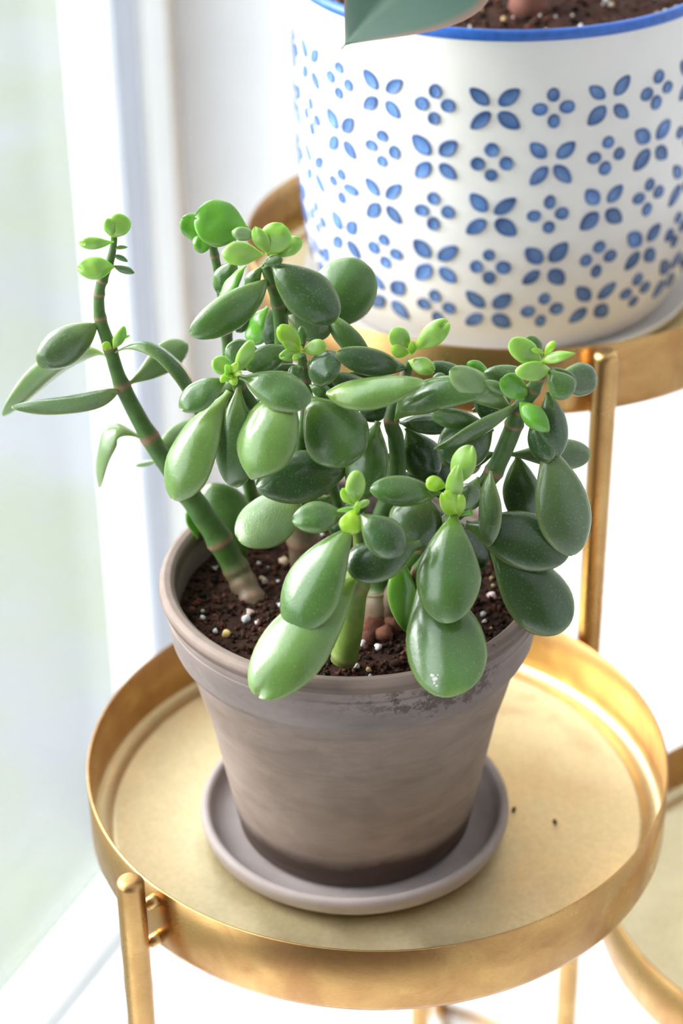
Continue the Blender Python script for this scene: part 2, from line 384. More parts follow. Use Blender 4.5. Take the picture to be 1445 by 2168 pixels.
def blob(V, Fc, C, c, r, col, sub=1, sq=(1, 1, 1)):
    bm = bmesh.new(); bmesh.ops.create_icosphere(bm, subdivisions=sub, radius=1)
    o = len(V); rv = Vector((random.random(), random.random(), random.random())) * 20
    rot = Matrix.Rotation(random.random() * 6.28, 3, Vector((random.random() - .5, random.random() - .5, random.random() - .5)))
    for v in bm.verts:
        d = v.co.normalized(); k = 1 + .45 * noise.noise(d * 1.3 + rv)
        p = rot @ Vector((d.x * sq[0], d.y * sq[1], d.z * sq[2]))
        V.append(Vector(c) + p * (r * k)); C.append(tuple(min(1, x * (1 + .2 * (k - 1))) for x in col))
    for f in bm.faces: Fc.append(tuple(o + v.index for v in f.verts))
    bm.free()
def soil(name, cx, cy, z, R, nch, nper, hum, red=1.0, seedv=3, keep=None):
    random.seed(seedv)
    V = []; Fc = []; C = []; nr, na = 34, 120
    def hgt(x, y):
        p = Vector((x * 60, y * 60, seedv)); return hum * (noise.noise(p) + .6 * noise.noise(p * 2.6) + .35 * noise.noise(p * 7))
    base = [(0.034 * red, 0.016, 0.010), (0.062 * red, 0.026, 0.016), (0.014, 0.008, 0.006), (0.10 * red, 0.040, 0.024), (0.045, 0.024, 0.015)]
    V.append(Vector((cx, cy, z + hgt(0, 0)))); C.append(base[0])
    for i in range(1, nr + 1):
        for k in range(na):
            a = 2 * PI * k / na; r = R * i / nr; x = r * math.cos(a); y = r * math.sin(a)
            V.append(Vector((cx + x, cy + y, z + hgt(x, y))))
            t = (noise.noise(Vector((x * 150, y * 150, 9))) + 1) / 2
            c0 = base[2]; c1 = base[1]; C.append(tuple(c0[q] * (1 - t) + c1[q] * t for q in range(3)))
    for k in range(na): Fc.append((0, 1 + k, 1 + (k + 1) % na))
    for i in range(nr - 1):
        for k in range(na):
            j = (k + 1) % na; o = 1 + i * na
            Fc.append((o + k, o + na + k, o + na + j, o + j))
    for q in range(nch):
        a = random.random() * 2 * PI; r = R * .985 * math.sqrt(random.random()); x = r * math.cos(a); y = r * math.sin(a)
        s = random.choice([.0006, .0008, .0011, .0014, .0019]) * random.uniform(.7, 1.3)
        blob(V, Fc, C, (cx + x, cy + y, z + hgt(x, y) + s * .3), s, random.choice(base), 1 if s > .0015 else 0, (random.uniform(.6, 1.6), random.uniform(.5, 1), .7))
    for q in range(nper):
        a = random.random() * 2 * PI; r = R * .95 * math.sqrt(random.random()); x = r * math.cos(a); y = r * math.sin(a)
        s = random.uniform(.0006, .0017); col = random.choice([(.78, .74, .72), (.7, .66, .62), (.62, .58, .58), (.6, .42, .2)])
        blob(V, Fc, C, (cx + x, cy + y, z + hgt(x, y) + s * .8), s, col, 1)
    for (c, s, col) in (keep or []): blob(V, Fc, C, c, s, col, 2)
    return mesh_obj(name, V, Fc, M_soil, None, cols=C)
ZSOIL = 0.1005
def sp(x, y, dz=.001): return atz(x, y, ZSOIL + dz)
keep = [(sp(520, 1310), .0024, (.62, .64, .62)), (sp(528, 1297), .0022, (.66, .50, .45)), (sp(480, 1342), .0022, (.58, .42, .16)), (sp(700, 1190), .0020, (.6, .44, .2)),
        (sp(715, 1205), .0022, (.5, .42, .36)), (sp(600, 1190), .0028, (.6, .45, .3)), (sp(768, 1362), .0018, (.7, .62, .62)), (sp(800, 1370), .0017, (.72, .64, .64)), (sp(754, 1410), .0015, (.7, .7, .68)),
        (sp(726, 1388), .0018, (.7, .62, .58)), (sp(1040, 1262), .0022, (.72, .55, .55)), (sp(452, 1205), .0014, (.6, .6, .58)), (sp(560, 1230), .0016, (.6, .55, .5)),
        (sp(790, 1330, .002), .0065, (.16, .062, .04)), (sp(812, 1345, .001), .005, (.17, .07, .045)), (sp(830, 1325, .002), .005, (.14, .06, .04)), (sp(780, 1350, .001), .004, (.12, .05, .035))]
so = soil('potting_soil', PX, PY, ZSOIL, .0838, 4200, 90, .0011, keep=keep)
tag(so, 'dark brown potting soil with white perlite in the grey clay pot', 'soil', 'stuff')

# ------------------------------------------------------------------ blue and white planter
AX, AY = 0.0785, 0.2800; ZB = T2.z - H2 + .0021
ps = lathe('planter_saucer', [(0, 0), (.104, 0), (.1105, .0010), (.1150, .0045), (.1162, .0080), (.1152, .0090), (.1140, .0078), (.1100, .0040), (.1, .0030), (0, .0030)], (AX, AY, ZB), M_white, n=120)
tag(ps, 'thin white saucer beneath the blue patterned planter', 'saucer')
ZB += .0032
PROF = [(0.000, .100), (.004, .1040), (.012, .1078), (.024, .1112), (.040, .1140), (.060, .1160), (.085, .1172), (.115, .1180), (.150, .1186), (.1885, .1190)]
HPL = .1885
def prad(z):
    for (a, ra), (b_, rb) in zip(PROF, PROF[1:]):
        if z <= b_: t = (z - a) / (b_ - a); return ra + (rb - ra) * t
    return PROF[-1][1]
pp = [(0, 0), (.085, 0)] + [(r, z) for z, r in PROF] + [(.1188, .1895), (.1160, .1895), (.1150, .188), (.1135, .16), (.105, .04), (.085, .012), (0, .012)]
pl = lathe('planter', pp, (0, 0, 0), M_white, n=144); pl.location = (AX, AY, ZB)
tag(pl, 'large white ceramic planter with stamped blue flower pattern and blue rim', 'planter')
lathe('rim_band', [(.1192, .1850), (.1197, .1862), (.1199, .1880), (.1192, .1900), (.1175, .1907), (.1158, .1902), (.1148, .1885), (.1147, .1860)], (AX, AY, ZB), M_blue, pl, n=144, cols=[(.03, .13, .50)] * 8)
front = math.atan2(CAM.y - AY, CAM.x - AX)
rows = [.287, .257, .227, .197, .169]
NC = 24; th0 = math.radians(-2.2)
random.seed(21)
def motif(th, zc, big):
    V = []; Fc = []; C = []
    for q in range(4):
        if big:
            ang = PI / 4 + q * PI / 2 + random.uniform(-.1, .1); off = .0101 * random.uniform(.95, 1.05); L = .0066 * random.uniform(.88, 1.1); Wd = .0039 * random.uniform(.85, 1.25)
        else:
            ang = q * PI / 2 + random.uniform(-.08, .08); off = .0075 * random.uniform(.93, 1.07); L = .0037 * random.uniform(.92, 1.15); Wd = .0036 * random.uniform(.9, 1.1)
            if random.random() < .06: L *= 1.5
        dx, dy = math.cos(ang), math.sin(ang) * .95; px, py = dx * off, dy * off
        ns = 16; o = len(V)
        dark = Vector((.025, .075, .28)); mid = Vector((.10, .22, .52)); lite = Vector((.17, .31, .62)); tone = random.uniform(.62, .95)
        sh = random.uniform(0, 6.28)
        rings = [(0, .0004), (.5, .0004), (.82, .0006), (.95, .0010), (1.06, -.0004)]
        for ri, (rr_, h) in enumerate(rings):
            for k in range(1 if ri == 0 else ns):
                a = 2 * PI * k / ns
                ex = math.cos(a) * L * rr_; ey = math.sin(a) * Wd * rr_
                if big: ey *= (1 - .28 * abs(math.cos(a)) ** 2 ) * (1 - .12 * math.cos(a)); 
                u = px + ex * dx - ey * dy; vv = py + ex * dy + ey * dx
                z = zc + vv; r = prad(z) + h; t2 = th + u / prad(z)
                V.append(Vector((AX + r * math.cos(t2), AY + r * math.sin(t2), ZB + z)))
                m_ = .5 + .5 * math.cos(a - sh)
                if ri == 0: c = mid.lerp(lite, .5)
                elif ri == 1: c = mid.lerp(lite, m_)
                elif ri == 2: c = mid.lerp(dark, .55 * (1 - m_))
                else: c = dark.lerp(mid, .45 * m_)
                C.append(tuple(c * tone))
        for k in range(ns): Fc.append((o, o + 1 + k, o + 1 + (k + 1) % ns))
        for ri in range(3 + 1 - 1):
            for k in range(ns):
                j = (k + 1) % ns; a = o + 1 + ri * ns
                Fc.append((a + k, a + ns + k, a + ns + j, a + j))
        # outer skirt
    return mesh_obj('flower_motif' if big else 'dot_motif', V, Fc, M_blue, pl, cols=C)
for r, z in enumerate(rows):
    for c_ in range(NC):
        motif(front + th0 + c_ * 2 * PI / NC, z - ZB, (c_ + r) % 2 == 0)
random.seed(5)
so2 = soil('planter_soil', AX, AY, ZB + .172, .1128, 1500, 120, .0016, 1.1, 8)
tag(so2, 'brown soil with perlite inside the blue rimmed planter', 'soil', 'stuff')

# ------------------------------------------------------------------ leaves
PAL = dict(d=(.031, .074, .020), m=(.060, .134, .028), l=(.106, .200, .042), g=(.075, .130, .046), b=(.10, .31, .020), y=(.28, .48, .03), v=(.22, .385, .065), p=(.17, .27, .10), k=(.018, .055, .012))  # p is paler because glare on those leaves is put into the colour
def leafmesh(name, B, T, w, roll, bend, wide, col, mid, notch, th, mat, parent, cup, tipexp, edgec, twist=0, be=.72):
    L = (T - B).length
    a = (T - B).normalized(); Vd = (CAM - (B + T) / 2).normalized()
    S = a.cross(Vd).normalized(); Nn = S.cross(a)
    rl = math.radians(roll)
    N2 = Nn * math.cos(rl) + S * math.sin(rl); S2 = S * math.cos(rl) - Nn * math.sin(rl)
    ctrl = (2 * mid - (B + T) / 2) if mid is not None else (B + T) / 2
    nu, nv = 22, 20
    V = []; C = []; Fc = []
    rv = Vector((B.x * 91, B.y * 77, T.z * 83))
    exA = 1.0 / math.log(wide, 0.5) if False else math.log(.5) / math.log(wide)
    for i in range(nu + 1):
        t = (1 - math.cos(PI * i / nu)) / 2 * .996 + .002
        p = B * (1 - t) ** 2 + ctrl * (2 * t * (1 - t)) + T * t * t
        tg = (ctrl - B) * (2 * (1 - t)) + (T - ctrl) * (2 * t); tg.normalize()
        tw = math.radians(twist) * t
        s = S2 * math.cos(tw) + N2 * math.sin(tw)
        s = (s - tg * s.dot(tg)).normalized(); n_ = s.cross(tg)
        if n_.dot(N2) < 0: n_ = -n_
        p = p + n_ * (bend * L * 4 * t * (1 - t))
        e = be * (1 - t) + tipexp * t
        wv = max(math.sin(PI * t ** exA), 0) ** e
        wv = max(wv, .15 * (1 - t) ** 1.2 if t < .5 else 0) * w / 2
        wv *= 1 + .05 * noise.noise(rv + Vector((t * 4, 0, 0)))
        tp = th / 2 * (min(1, (1 - t) * 7) ** .5) * (1 - .25 * t) * min(1, max(.25, wv / (th * .9)))
        for k in range(nv):
            an = 2 * PI * k / nv
            cx = math.cos(an); cz = math.sin(an)
            x = cx * wv; 
            prof = abs(cz) ** .9 * (1 if cz > 0 else -1)
            z = prof * tp * (1.0 if cz > 0 else .9)
            q = p + s * x + n_ * (z + cup * w * ((cx * wv / (w / 2)) ** 2) * .5)
            if notch and t > .8:
                g_ = math.exp(-((cx + .1) / .28) ** 2) * (t - .8) / .2
                q = q - tg * (notch * L * g_)
            q = q + n_ * (noise.noise(rv + Vector((t * 3.2, cx * 1.2, 0))) * .0011 * min(1, t * 3) * min(1, w / .012))
            V.append(q)
            ed = abs(cx) ** 10
            if t > .93: ed = max(ed, ((t - .93) / .07) ** 2)
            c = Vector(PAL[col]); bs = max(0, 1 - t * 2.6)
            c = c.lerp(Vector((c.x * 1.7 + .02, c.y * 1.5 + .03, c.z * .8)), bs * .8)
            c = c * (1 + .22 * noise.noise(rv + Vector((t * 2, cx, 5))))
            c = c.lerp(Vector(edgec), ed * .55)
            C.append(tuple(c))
    for i in range(nu):
        for k in range(nv):
            j = (k + 1) % nv
            Fc.append((i * nv + k, i * nv + j, (i + 1) * nv + j, (i + 1) * nv + k))
    Fc.append(tuple(range(nv - 1, -1, -1))); Fc.append(tuple(range(nu * nv, (nu + 1) * nv)))
    o = mesh_obj(name, V, Fc, mat, parent, cols=C)
    return o
jade = empty('jade_plant', (PX, PY, ZSOIL), 'jade plant with thick glossy oval green leaves in the grey clay pot', 'plant')
def lf(bx, by, tx, ty, w, yb, yt, col='m', roll=0, bend=.10, wide=.62, mid=None, notch=0, th=.0060, cup=-.30, te=.52, mat=None, edge=None, tw=0, be=.72):
    B = aty(bx, by, yb / 100); T = aty(tx, ty, yt / 100)
    # real width from the width seen in the photograph at the leaf's own distance
    dep = ((B + T) / 2 - CAM).dot(FW); wm = w * dep / F
    M = aty(mid[0], mid[1], (yb + yt) / 200 if len(mid) < 3 else mid[2] / 100) if mid else None
    young = col in 'yv'
    if young and cup == -.30: cup = -.12
    if young: th = min(th, .0022)
    th = min(th, wm * .32)
    return leafmesh('leaf', B, T, wm, roll, bend, wide, col, M, notch, th, mat or (M_young if young else M_leaf), jade, cup, te, edge or ((.45, .62, .12) if young else (.26, .34, .12)), tw, be)

def stem(pts, nodes=(), woody=0, name='stem', node_gap=None, tone=(.055, .125, .022)):
    """pts: (px, py, radius_px, y_cm); nodes given as fractional point indices"""
    P = []; R = []
    for (x, y, r, Y) in pts:
        q = aty(x, y, Y / 100); P.append(q); R.append(r * (q - CAM).dot(FW) / F)
    path = catmull(P, R, 10); V = []; Fc = []; C = []; n = 16; up = None
    gcol = Vector(tone); bro = Vector((.26, .14, .085)); base = Vector((.20, .13, .085))
    for i, (p, r, s_) in enumerate(path):
        a = path[max(i - 1, 0)][0]; b_ = path[min(i + 1, len(path) - 1)][0]; t = (b_ - a).normalized()
        if up is None: up = t.orthogonal().normalized()
        s = (up - t * up.dot(t)).normalized(); up = s; q = t.cross(s)
        k = max([math.exp(-((s_ - nd) / .045) ** 2) for nd in nodes] or [0])
        kb = max([math.exp(-((s_ - nd) / .16) ** 2) for nd in nodes] or [0])
        rr = r * (1 + .13 * kb + .05 * k)
        for m_ in range(n):
            an = 2 * PI * m_ / n
            jit = 1 + .05 * noise.noise(Vector((an, s_ * 3, p.x * 50)))
            V.append(p + s * (rr * jit * math.cos(an)) + q * (rr * jit * math.sin(an)))
            c = gcol.copy()
            wd = max(0, min(1, (woody - s_) + .35 * noise.noise(Vector((an * .8, s_ * 2.5, 3)))))
            c = c.lerp(base, wd * .9)
            c = c.lerp(bro, min(1, k * 1.0 + .3 * kb * max(0, noise.noise(Vector((an * 1.2, s_ * 4, 7))))))
            C.append(tuple(c))
    L = len(path)
    for i in range(L - 1):
        for m_ in range(n):
            j = (m_ + 1) % n; Fc.append((i * n + m_, i * n + j, (i + 1) * n + j, (i + 1) * n + m_))
    Fc.append(tuple(range(n - 1, -1, -1))); Fc.append(tuple(range((L - 1) * n, L * n)))
    return mesh_obj(name, V, Fc, M_stem, jade, cols=C)
# stems -----------------------------------------------------------------
stem([(540, 1285, 27, -.9), (505, 1215, 26, .2), (466, 1145, 26, .5), (416, 1070, 25, .8), (380, 1020, 22, 1), (316, 925, 19, 1.3), (258, 815, 16, 1.6), (232, 735, 14, 1.8), (212, 672, 12.5, 2), (210, 622, 11, 2), (220, 583, 11, 2), (234, 548, 9, 2), (241, 512, 7, 2), (240, 492, 7, 2)],
     nodes=(.3, .75, 1.15, 2.0, 3.6, 5.0, 6.0, 7.0, 8.0, 9.0, 9.7, 10.7), woody=1.6)
stem([(650, 1215, 36, 2.3), (642, 1140, 33, 2.3), (632, 1060, 28, 2.2), (622, 960, 24, 2), (608, 860, 20, 1.8), (600, 760, 17, 1.5), (595, 690, 16, 1), (588, 640, 15, .5), (575, 598, 14, 0), (562, 562, 11, 0)], nodes=(1, 3, 5, 7, 8), woody=2.2)
stem([(560, 1150, 16, 4), (510, 950, 14, 4), (486, 760, 13, 3.6), (478, 700, 12, 3.4), (466, 600, 10, 3.2), (454, 540, 9, 3), (448, 505, 8, 2.8)], nodes=(2, 3, 4, 5, 5.6))
stem([(640, 1080, 20, 1), (590, 960, 17, -1), (540, 870, 15, -2.4), (506, 818, 13, -3), (492, 788, 10, -3)], nodes=(3, 3.6))
stem([(640, 960, 16, 1), (650, 860, 13, -.6), (646, 800, 11, -1.4), (638, 752, 9, -1.5)], nodes=(1, 2, 2.5))
stem([(800, 1310, 40, -2.6), (806, 1270, 36, -2.6), (803, 1240, 24, -2.4), (795, 1180, 22, -2.2), (800, 1110, 19, -2.2), (838, 1010, 18, -2.2), (838, 930, 17, -2.2), (828, 890, 15, -2.2), (850, 820, 13, -1.8), (868, 762, 9, -1.5)], nodes=(1.6, 3, 5, 7, 8.4), woody=2.2)
stem([(818, 1300, 26, -2.9), (850, 1215, 17, -3.2), (888, 1160, 16, -3.3), (940, 1110, 16, -3.4), (1000, 1055, 17, -3.4), (1045, 998, 19, -3.4), (1082, 915, 19, -3.4), (1098, 868, 17, -3.5), (1128, 825, 15, -3.5), (1148, 778, 11, -3.5)], nodes=(1, 2, 5, 6.3, 7, 8, 8.5), woody=1.5)
stem([(726, 1400, 27, -7.2), (738, 1350, 27, -7.2), (752, 1240, 27, -7.2), (766, 1180, 20, -7.2), (760, 1120, 15, -7.3), (748, 1082, 10, -7.4)], nodes=(.35, 2.05, 3), woody=.2, tone=(.13, .20, .03))
stem([(850, 1290, 20, -4), (890, 1210, 18, -5), (930, 1150, 17, -5.5), (955, 1100, 14, -5.8), (962, 1060, 9, -5.8)], nodes=(1, 2, 3))
stem([(700, 1200, 14, 0), (720, 1100, 12, -.5), (700, 1010, 11, -.5), (690, 900, 10, -1), (690, 830, 9, -2)], nodes=(1, 2, 3, 4))

# left stem
lf(208, 684, 80, 772, 84, 1.9, 1.2, 'g', -12, .08, .56)
lf(226, 756, 6, 880, 66, 2.2, 3.2, 'p', -45, -.06, .62, mid=(140, 778))
lf(252, 824, 24, 862, 62, 1.3, -.4, 'g', 52, .02, .5, mid=(165, 852))
lf(244, 746, 432, 915, 60, 1.5, .3, 'm', -62, .05, .6, mid=(352, 768), th=.006)
lf(268, 815, 397, 728, 68, 1.8, 3.4, 'p', 20, .03, .66)
lf(306, 932, 212, 1032, 62, 1.6, 1.6, 'p', 48, -.05, .62, mid=(228, 916))
lf(318, 960, 432, 898, 60, 2.2, 4.6, 'p', 0, .03, .62)
lf(330, 985, 432, 925, 48, 2.0, 3.8, 'g', 0, .03, .62)
lf(338, 975, 283, 984, 16, 2.0, 2.4, 'p', 40, 0, .6)
lf(520, 1195, 444, 1024, 118, 2.2, 3.5, 'm', -15, .05, .62)
lf(418, 1140, 398, 1078, 26, 1.8, 1.8, 'b', 30, 0, .6)
lf(238, 505, 262, 455, 50, 2, 1.8, 'v', 0, .12, .66, te=.42, cup=-.1)
lf(236, 502, 228, 462, 26, 1.8, 1.6, 'v', 0, .1, .6)
lf(241, 512, 166, 514, 29, 1.8, 1.6, 'v', -20, .1, .62, notch=.22)
lf(240, 526, 271, 523, 10, 1.9, 1.9, 'l', 30, 0, .5, te=.8)
lf(242, 564, 163, 568, 50, 1.8, 1.5, 'v', -10, .16, .55, notch=.08)
lf(240, 540, 271, 554, 14, 1.9, 1.9, 'g', 30, 0, .5, te=.8)
lf(240, 562, 285, 578, 20, 1.9, 1.9, 'g', 30, .1, .55, te=.7)
lf(236, 738, 216, 728, 20, 1.4, 1.3, 'y', 0, .1, .6)
lf(240, 738, 263, 690, 26, 1.5, 1.4, 'v', 20, .1, .55, te=.6)
lf(250, 718, 275, 710, 9, 1.6, 1.6, 'v', 20, 0, .5)
# top cluster
lf(526, 486, 412, 462, 100, .4, .2, 'b', 6, .05, .58, notch=.07, te=.42, cup=-.04, th=.003)
lf(500, 508, 428, 496, 44, .3, .0, 'b', 0, .08, .6, te=.45, th=.003)
lf(455, 512, 384, 462, 56, 3, 3, 'b', 0, .06, .62, te=.45, th=.003)
lf(455, 508, 408, 518, 44, 2.8, 2.6, 'b', 0, .06, .62, te=.45, th=.003)
lf(545, 500, 490, 492, 30, -.3, -.6, 'p', 0, .15, .6)
lf(556, 538, 469, 538, 52, -.3, -.7, 'v', 8, .14, .6)
lf(566, 540, 598, 474, 66, -.2, -.6, 'v', 0, .12, .62, te=.42)
lf(570, 536, 540, 480, 36, -.3, -.8, 'v', -25, .1, .6)
lf(578, 545, 638, 508, 40, -.2, -.3, 'v', -14, .12, .64, te=.42)
lf(556, 558, 598, 548, 26, -.5, -.8, 'm', 0, .1, .6)
lf(558, 560, 522, 608, 32, 0, 0, 'm', 0, .1, .66)
lf(500, 545, 461, 620, 52, 2.6, 2.6, 'm', 0, .06, .6)
lf(520, 562, 464, 646, 46, 1.2, 1.0, 'b', 50, .06, .6)
lf(520, 600, 490, 660, 40, 2.2, 2.2, 'd', 0, .06, .6)
lf(568, 588, 402, 708, 84, -.1, -1.8, 'm', -18, .10, .58, mid=(494, 652))
lf(574, 556, 712, 678, 104, -.4, -1.6, 'd', 8, .07, .58, te=.45)
lf(655, 700, 778, 560, 134, 2, 3.0, 'm', 0, .05, .58, te=.45)
lf(600, 650, 698, 708, 78, .8, 0, 'g', -10, .1, .6)
lf(690, 664, 785, 765, 52, .6, -.6, 'm', 20, .1, .5)
lf(592, 632, 570, 735, 52, 2, 2, 'd', 20, .04, .6)
lf(566, 650, 528, 728, 60, 2.6, 2.6, 'b', 30, .04, .6)
lf(520, 640, 505, 705, 40, 3, 3, 'd', 0, .04, .6)
# left rosette
lf(496, 792, 533, 720, 34, -3.2, -3.6, 'v', 15, .1, .62, mat=M_young)
lf(494, 790, 452, 760, 42, -3.2, -3.4, 'v', -8, .1, .62, te=.45)
for tx, ty, w_ in ((478, 772, 20), (503, 768, 20), (466, 808, 18), (498, 816, 20), (484, 800, 16), (512, 790, 15), (474, 792, 16)):
    lf(489, 790, tx, ty, w_, -3.3, -3.9, 'y', 0, .15, .62, th=.002)
lf(482, 802, 380, 866, 66, -3.3, -4.0, 'm', 18, .12, .6)
lf(508, 798, 656, 852, 88, -3.3, -4.6, 'm', -12, .11, .62, te=.46, mat=M_leaf)
lf(506, 814, 496, 1032, 92, -3.2, -4.2, 'm', 10, .08, .64, be=.6)
lf(486, 828, 366, 1058, 112, -2.8, -4.8, 'l', 26, .12, .66, be=.55)
lf(612, 826, 532, 1016, 140, -3.6, -5.4, 'l', 24, .14, .56, te=.78, be=.5)
lf(650, 838, 752, 978, 140, -2.6, -4.6, 'm', 0, .10, .60, te=.44)
lf(745, 985, 542, 1030, 112, -2.6, -3.4, 'd', 5, .08, .55, te=.52)
lf(640, 1045, 505, 1145, 124, -1.5, -3.2, 'p', 26, .05, .55, te=.46, mat=M_bumpy)
lf(560, 775, 478, 735, 66, -1.4, -1.6, 'm', 0, .1, .6)
lf(612, 735, 520, 780, 56, -1.0, -2.2, 'm', 0, .08, .55)
lf(505, 808, 436, 858, 52, -1.8, -2.2, 'g', 0, .08, .6)
lf(500, 830, 432, 882, 62, -1.2, -1.6, 'd', 0, .08, .6)
lf(575, 850, 522, 860, 24, -2, -2.4, 'p', 0, .05, .6)
# middle tip
lf(637, 742, 590, 690, 42, -1.8, -2.2, 'y', 0, .12, .62, te=.45)
lf(636, 744, 598, 722, 22, -1.9, -2.4, 'y', 0, .12, .62)
lf(637, 746, 590, 756, 28, -1.9, -2.5, 'v', 0, .12, .58, notch=.15)
lf(640, 744, 690, 730, 36, -1.9, -2.3, 'v', 0, .10, .64, te=.42)
lf(642, 738, 638, 690, 22, -1.2, -1.2, 'm', 0, .12, .62)
lf(632, 750, 620, 762, 14, -2.2, -2.7, 'y', 0, .12, .6)
lf(652, 768, 718, 790, 84, -2.0, -3.0, 'd', -12, .12, .55, te=.55)
lf(644, 772, 612, 800, 32, -1.6, -2.0, 'm', 0, .1, .6)
lf(690, 790, 785, 836, 46, -1.4, -2.0, 'd', 0, .08, .55)
lf(640, 775, 560, 800, 40, -1.0, -1.5, 'd', 0, .08, .6)
lf(655, 815, 700, 840, 34, -2, -2.5, 'm', 0, .08, .6)
# centre right tip
lf(878, 740, 948, 680, 48, -2.0, -2.6, 'v', 6, .10, .62, notch=.16, te=.42)
lf(868, 738, 828, 698, 44, -1.8, -2.0, 'v', 0, .10, .62, notch=.06)
lf(868, 748, 826, 740, 30, -1.9, -2.4, 'y', 0, .10, .62)
lf(872, 752, 872, 722, 17, -1.9, -2.3, 'y', 0, .10, .6)
lf(864, 764, 920, 786, 38, -1.9, -2.6, 'v', -10, .14, .58, notch=.08)
lf(862, 780, 712, 748, 62, -1.7, -2.6, 'd', -16, .12, .58)
lf(690, 832, 898, 808, 76, -3.4, -4.4, 'l', -24, .08, .48, mid=(785, 836))
lf(836, 892, 1036, 828, 76, -2.6, -4.0, 'm', -20, .12, .58, mid=(915, 842))
lf(1025, 895, 912, 880, 44, -3.4, -4.4, 'm', 0, .1, .6)
lf(1010, 812, 905, 772, 44, -1.2, -.8, 'd', 0, .08, .55)
lf(910, 815, 945, 798, 34, -1.8, -1.8, 'g', 0, .08, .6)
lf(1040, 800, 988, 768, 34, -1.0, -1.0, 'b', 0, .05, .6)
lf(1090, 875, 952, 783, 66, -3.2, -4.0, 'p', 12, .08, .66)
lf(800, 892, 760, 1055, 96, -2.4, -3.6, 'm', 12, .08, .6, te=.48)
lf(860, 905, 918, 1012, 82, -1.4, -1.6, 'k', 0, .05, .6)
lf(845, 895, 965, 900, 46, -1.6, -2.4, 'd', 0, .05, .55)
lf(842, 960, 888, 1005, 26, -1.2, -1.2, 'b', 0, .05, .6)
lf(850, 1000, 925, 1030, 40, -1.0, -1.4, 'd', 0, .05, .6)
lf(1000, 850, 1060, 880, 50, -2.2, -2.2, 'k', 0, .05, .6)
# right tip
lf(1146, 768, 1079, 722, 52, -3.5, -3.7, 'v', 0, .12, .6, te=.44)
lf(1146, 762, 1112, 714, 44, -3.2, -3.2, 'm', 0, .1, .6, te=.44)
lf(1152, 752, 1174, 722, 18, -3.7, -3.9, 'y', 0, .1, .6, te=.6)
lf(1152, 748, 1124, 739, 12, -3.7, -3.9, 'y', 0, .1, .6, te=.6)
lf(1146, 764, 1218, 748, 25, -3.8, -4.2, 'v', -15, .08, .42, te=.9)
lf(1164, 782, 1090, 788, 42, -3.8, -4.6, 'v', -5, .14, .56, te=.48)
lf(1118, 838, 1060, 802, 56, -3.6, -4.2, 'b', 10, .10, .6, te=.46, th=.003)
lf(1080, 835, 1022, 808, 28, -3.5, -3.8, 'p', 0, .1, .55)
lf(1130, 790, 1024, 790, 36, -3.0, -3.0, 'g', 0, .08, .58)
lf(1158, 780, 1206, 840, 62, -3.8, -4.6, 'm', 10, .12, .66, te=.44)
lf(1166, 776, 1218, 820, 44, -3.6, -4.0, 'd', 30, .10, .6, te=.7)
lf(1165, 800, 1265, 805, 74, -2.8, -2.2, 'g', 0, .06, .66, te=.44)
lf(1100, 852, 1162, 914, 48, -4.0, -4.9, 'b', 6, .14, .50, te=.7, th=.003)
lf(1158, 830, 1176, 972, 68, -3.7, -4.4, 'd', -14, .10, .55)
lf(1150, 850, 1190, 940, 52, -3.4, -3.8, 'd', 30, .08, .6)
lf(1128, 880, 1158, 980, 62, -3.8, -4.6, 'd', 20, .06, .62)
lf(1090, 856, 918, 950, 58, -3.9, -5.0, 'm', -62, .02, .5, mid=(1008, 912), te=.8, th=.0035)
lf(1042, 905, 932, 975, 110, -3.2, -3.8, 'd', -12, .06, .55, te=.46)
lf(1055, 962, 1250, 962, 66, -2.8, -2.2, 'g', 0, .06, .72, te=.46)
lf(1050, 958, 960, 985, 40, -2.8, -2.5, 'g', 0, .06, .6)
lf(1095, 965, 1112, 1120, 84, -2.4, -2.6, 'd', 10, .04, .55)
lf(1150, 925, 1214, 1176, 122, -3.4, -5.6, 'g', -14, .10, .64, te=.52, be=.65)
lf(984, 1110, 1206, 1170, 128, -4.4, -5.4, 'd', -6, .08, .60, te=.46)
lf(1020, 1130, 1196, 1334, 138, -4.2, -6.6, 'd', -4, .08, .68, te=.46)
lf(1038, 996, 1034, 1158, 66, -4.4, -5.4, 'g', 42, .04, .55, te=.8)
lf(1012, 1010, 985, 1080, 50, -3.8, -4.2, 'm', 20, .04, .6)
# front right rosette
lf(962, 1030, 998, 942, 56, -5.8, -6.0, 'v', -12, .10, .60, te=.6, notch=.04)
lf(958, 1062, 970, 985, 38, -6.1, -6.6, 'v', -8, .14, .55)
lf(946, 1030, 901, 1020, 34, -6.0, -6.2, 'y', 0, .12, .64, te=.44)
lf(972, 1092, 938, 1042, 46, -6.1, -6.8, 'y', 0, .14, .6, te=.44)
lf(955, 1094, 975, 1046, 40, -6.1, -6.7, 'y', 0, .14, .6, te=.44)
lf(975, 1085, 1000, 1025, 52, -5.6, -5.8, 'g', 10, .08, .6)
lf(1000, 1090, 970, 1070, 34, -5.4, -5.6, 'b', 0, .08, .6)
lf(962, 1084, 943, 1320, 138, -6.4, -9.6, 'm', 12, .13, .62, te=.50, be=.65)
lf(932, 1045, 783, 1034, 66, -5.6, -6.2, 'm', -6, .12, .58)
lf(905, 1050, 856, 1164, 122, -5.0, -5.6, 'g', 0, .08, .52, te=.52)
worn = lf(897, 1195, 968, 1472, 172, -5.8, -11.5, 'm', 8, .06, .66, te=.44, be=.66)
lf(838, 1175, 864, 1342, 66, -5.2, -6.2, 'b', -25, .05, .52, te=.7)
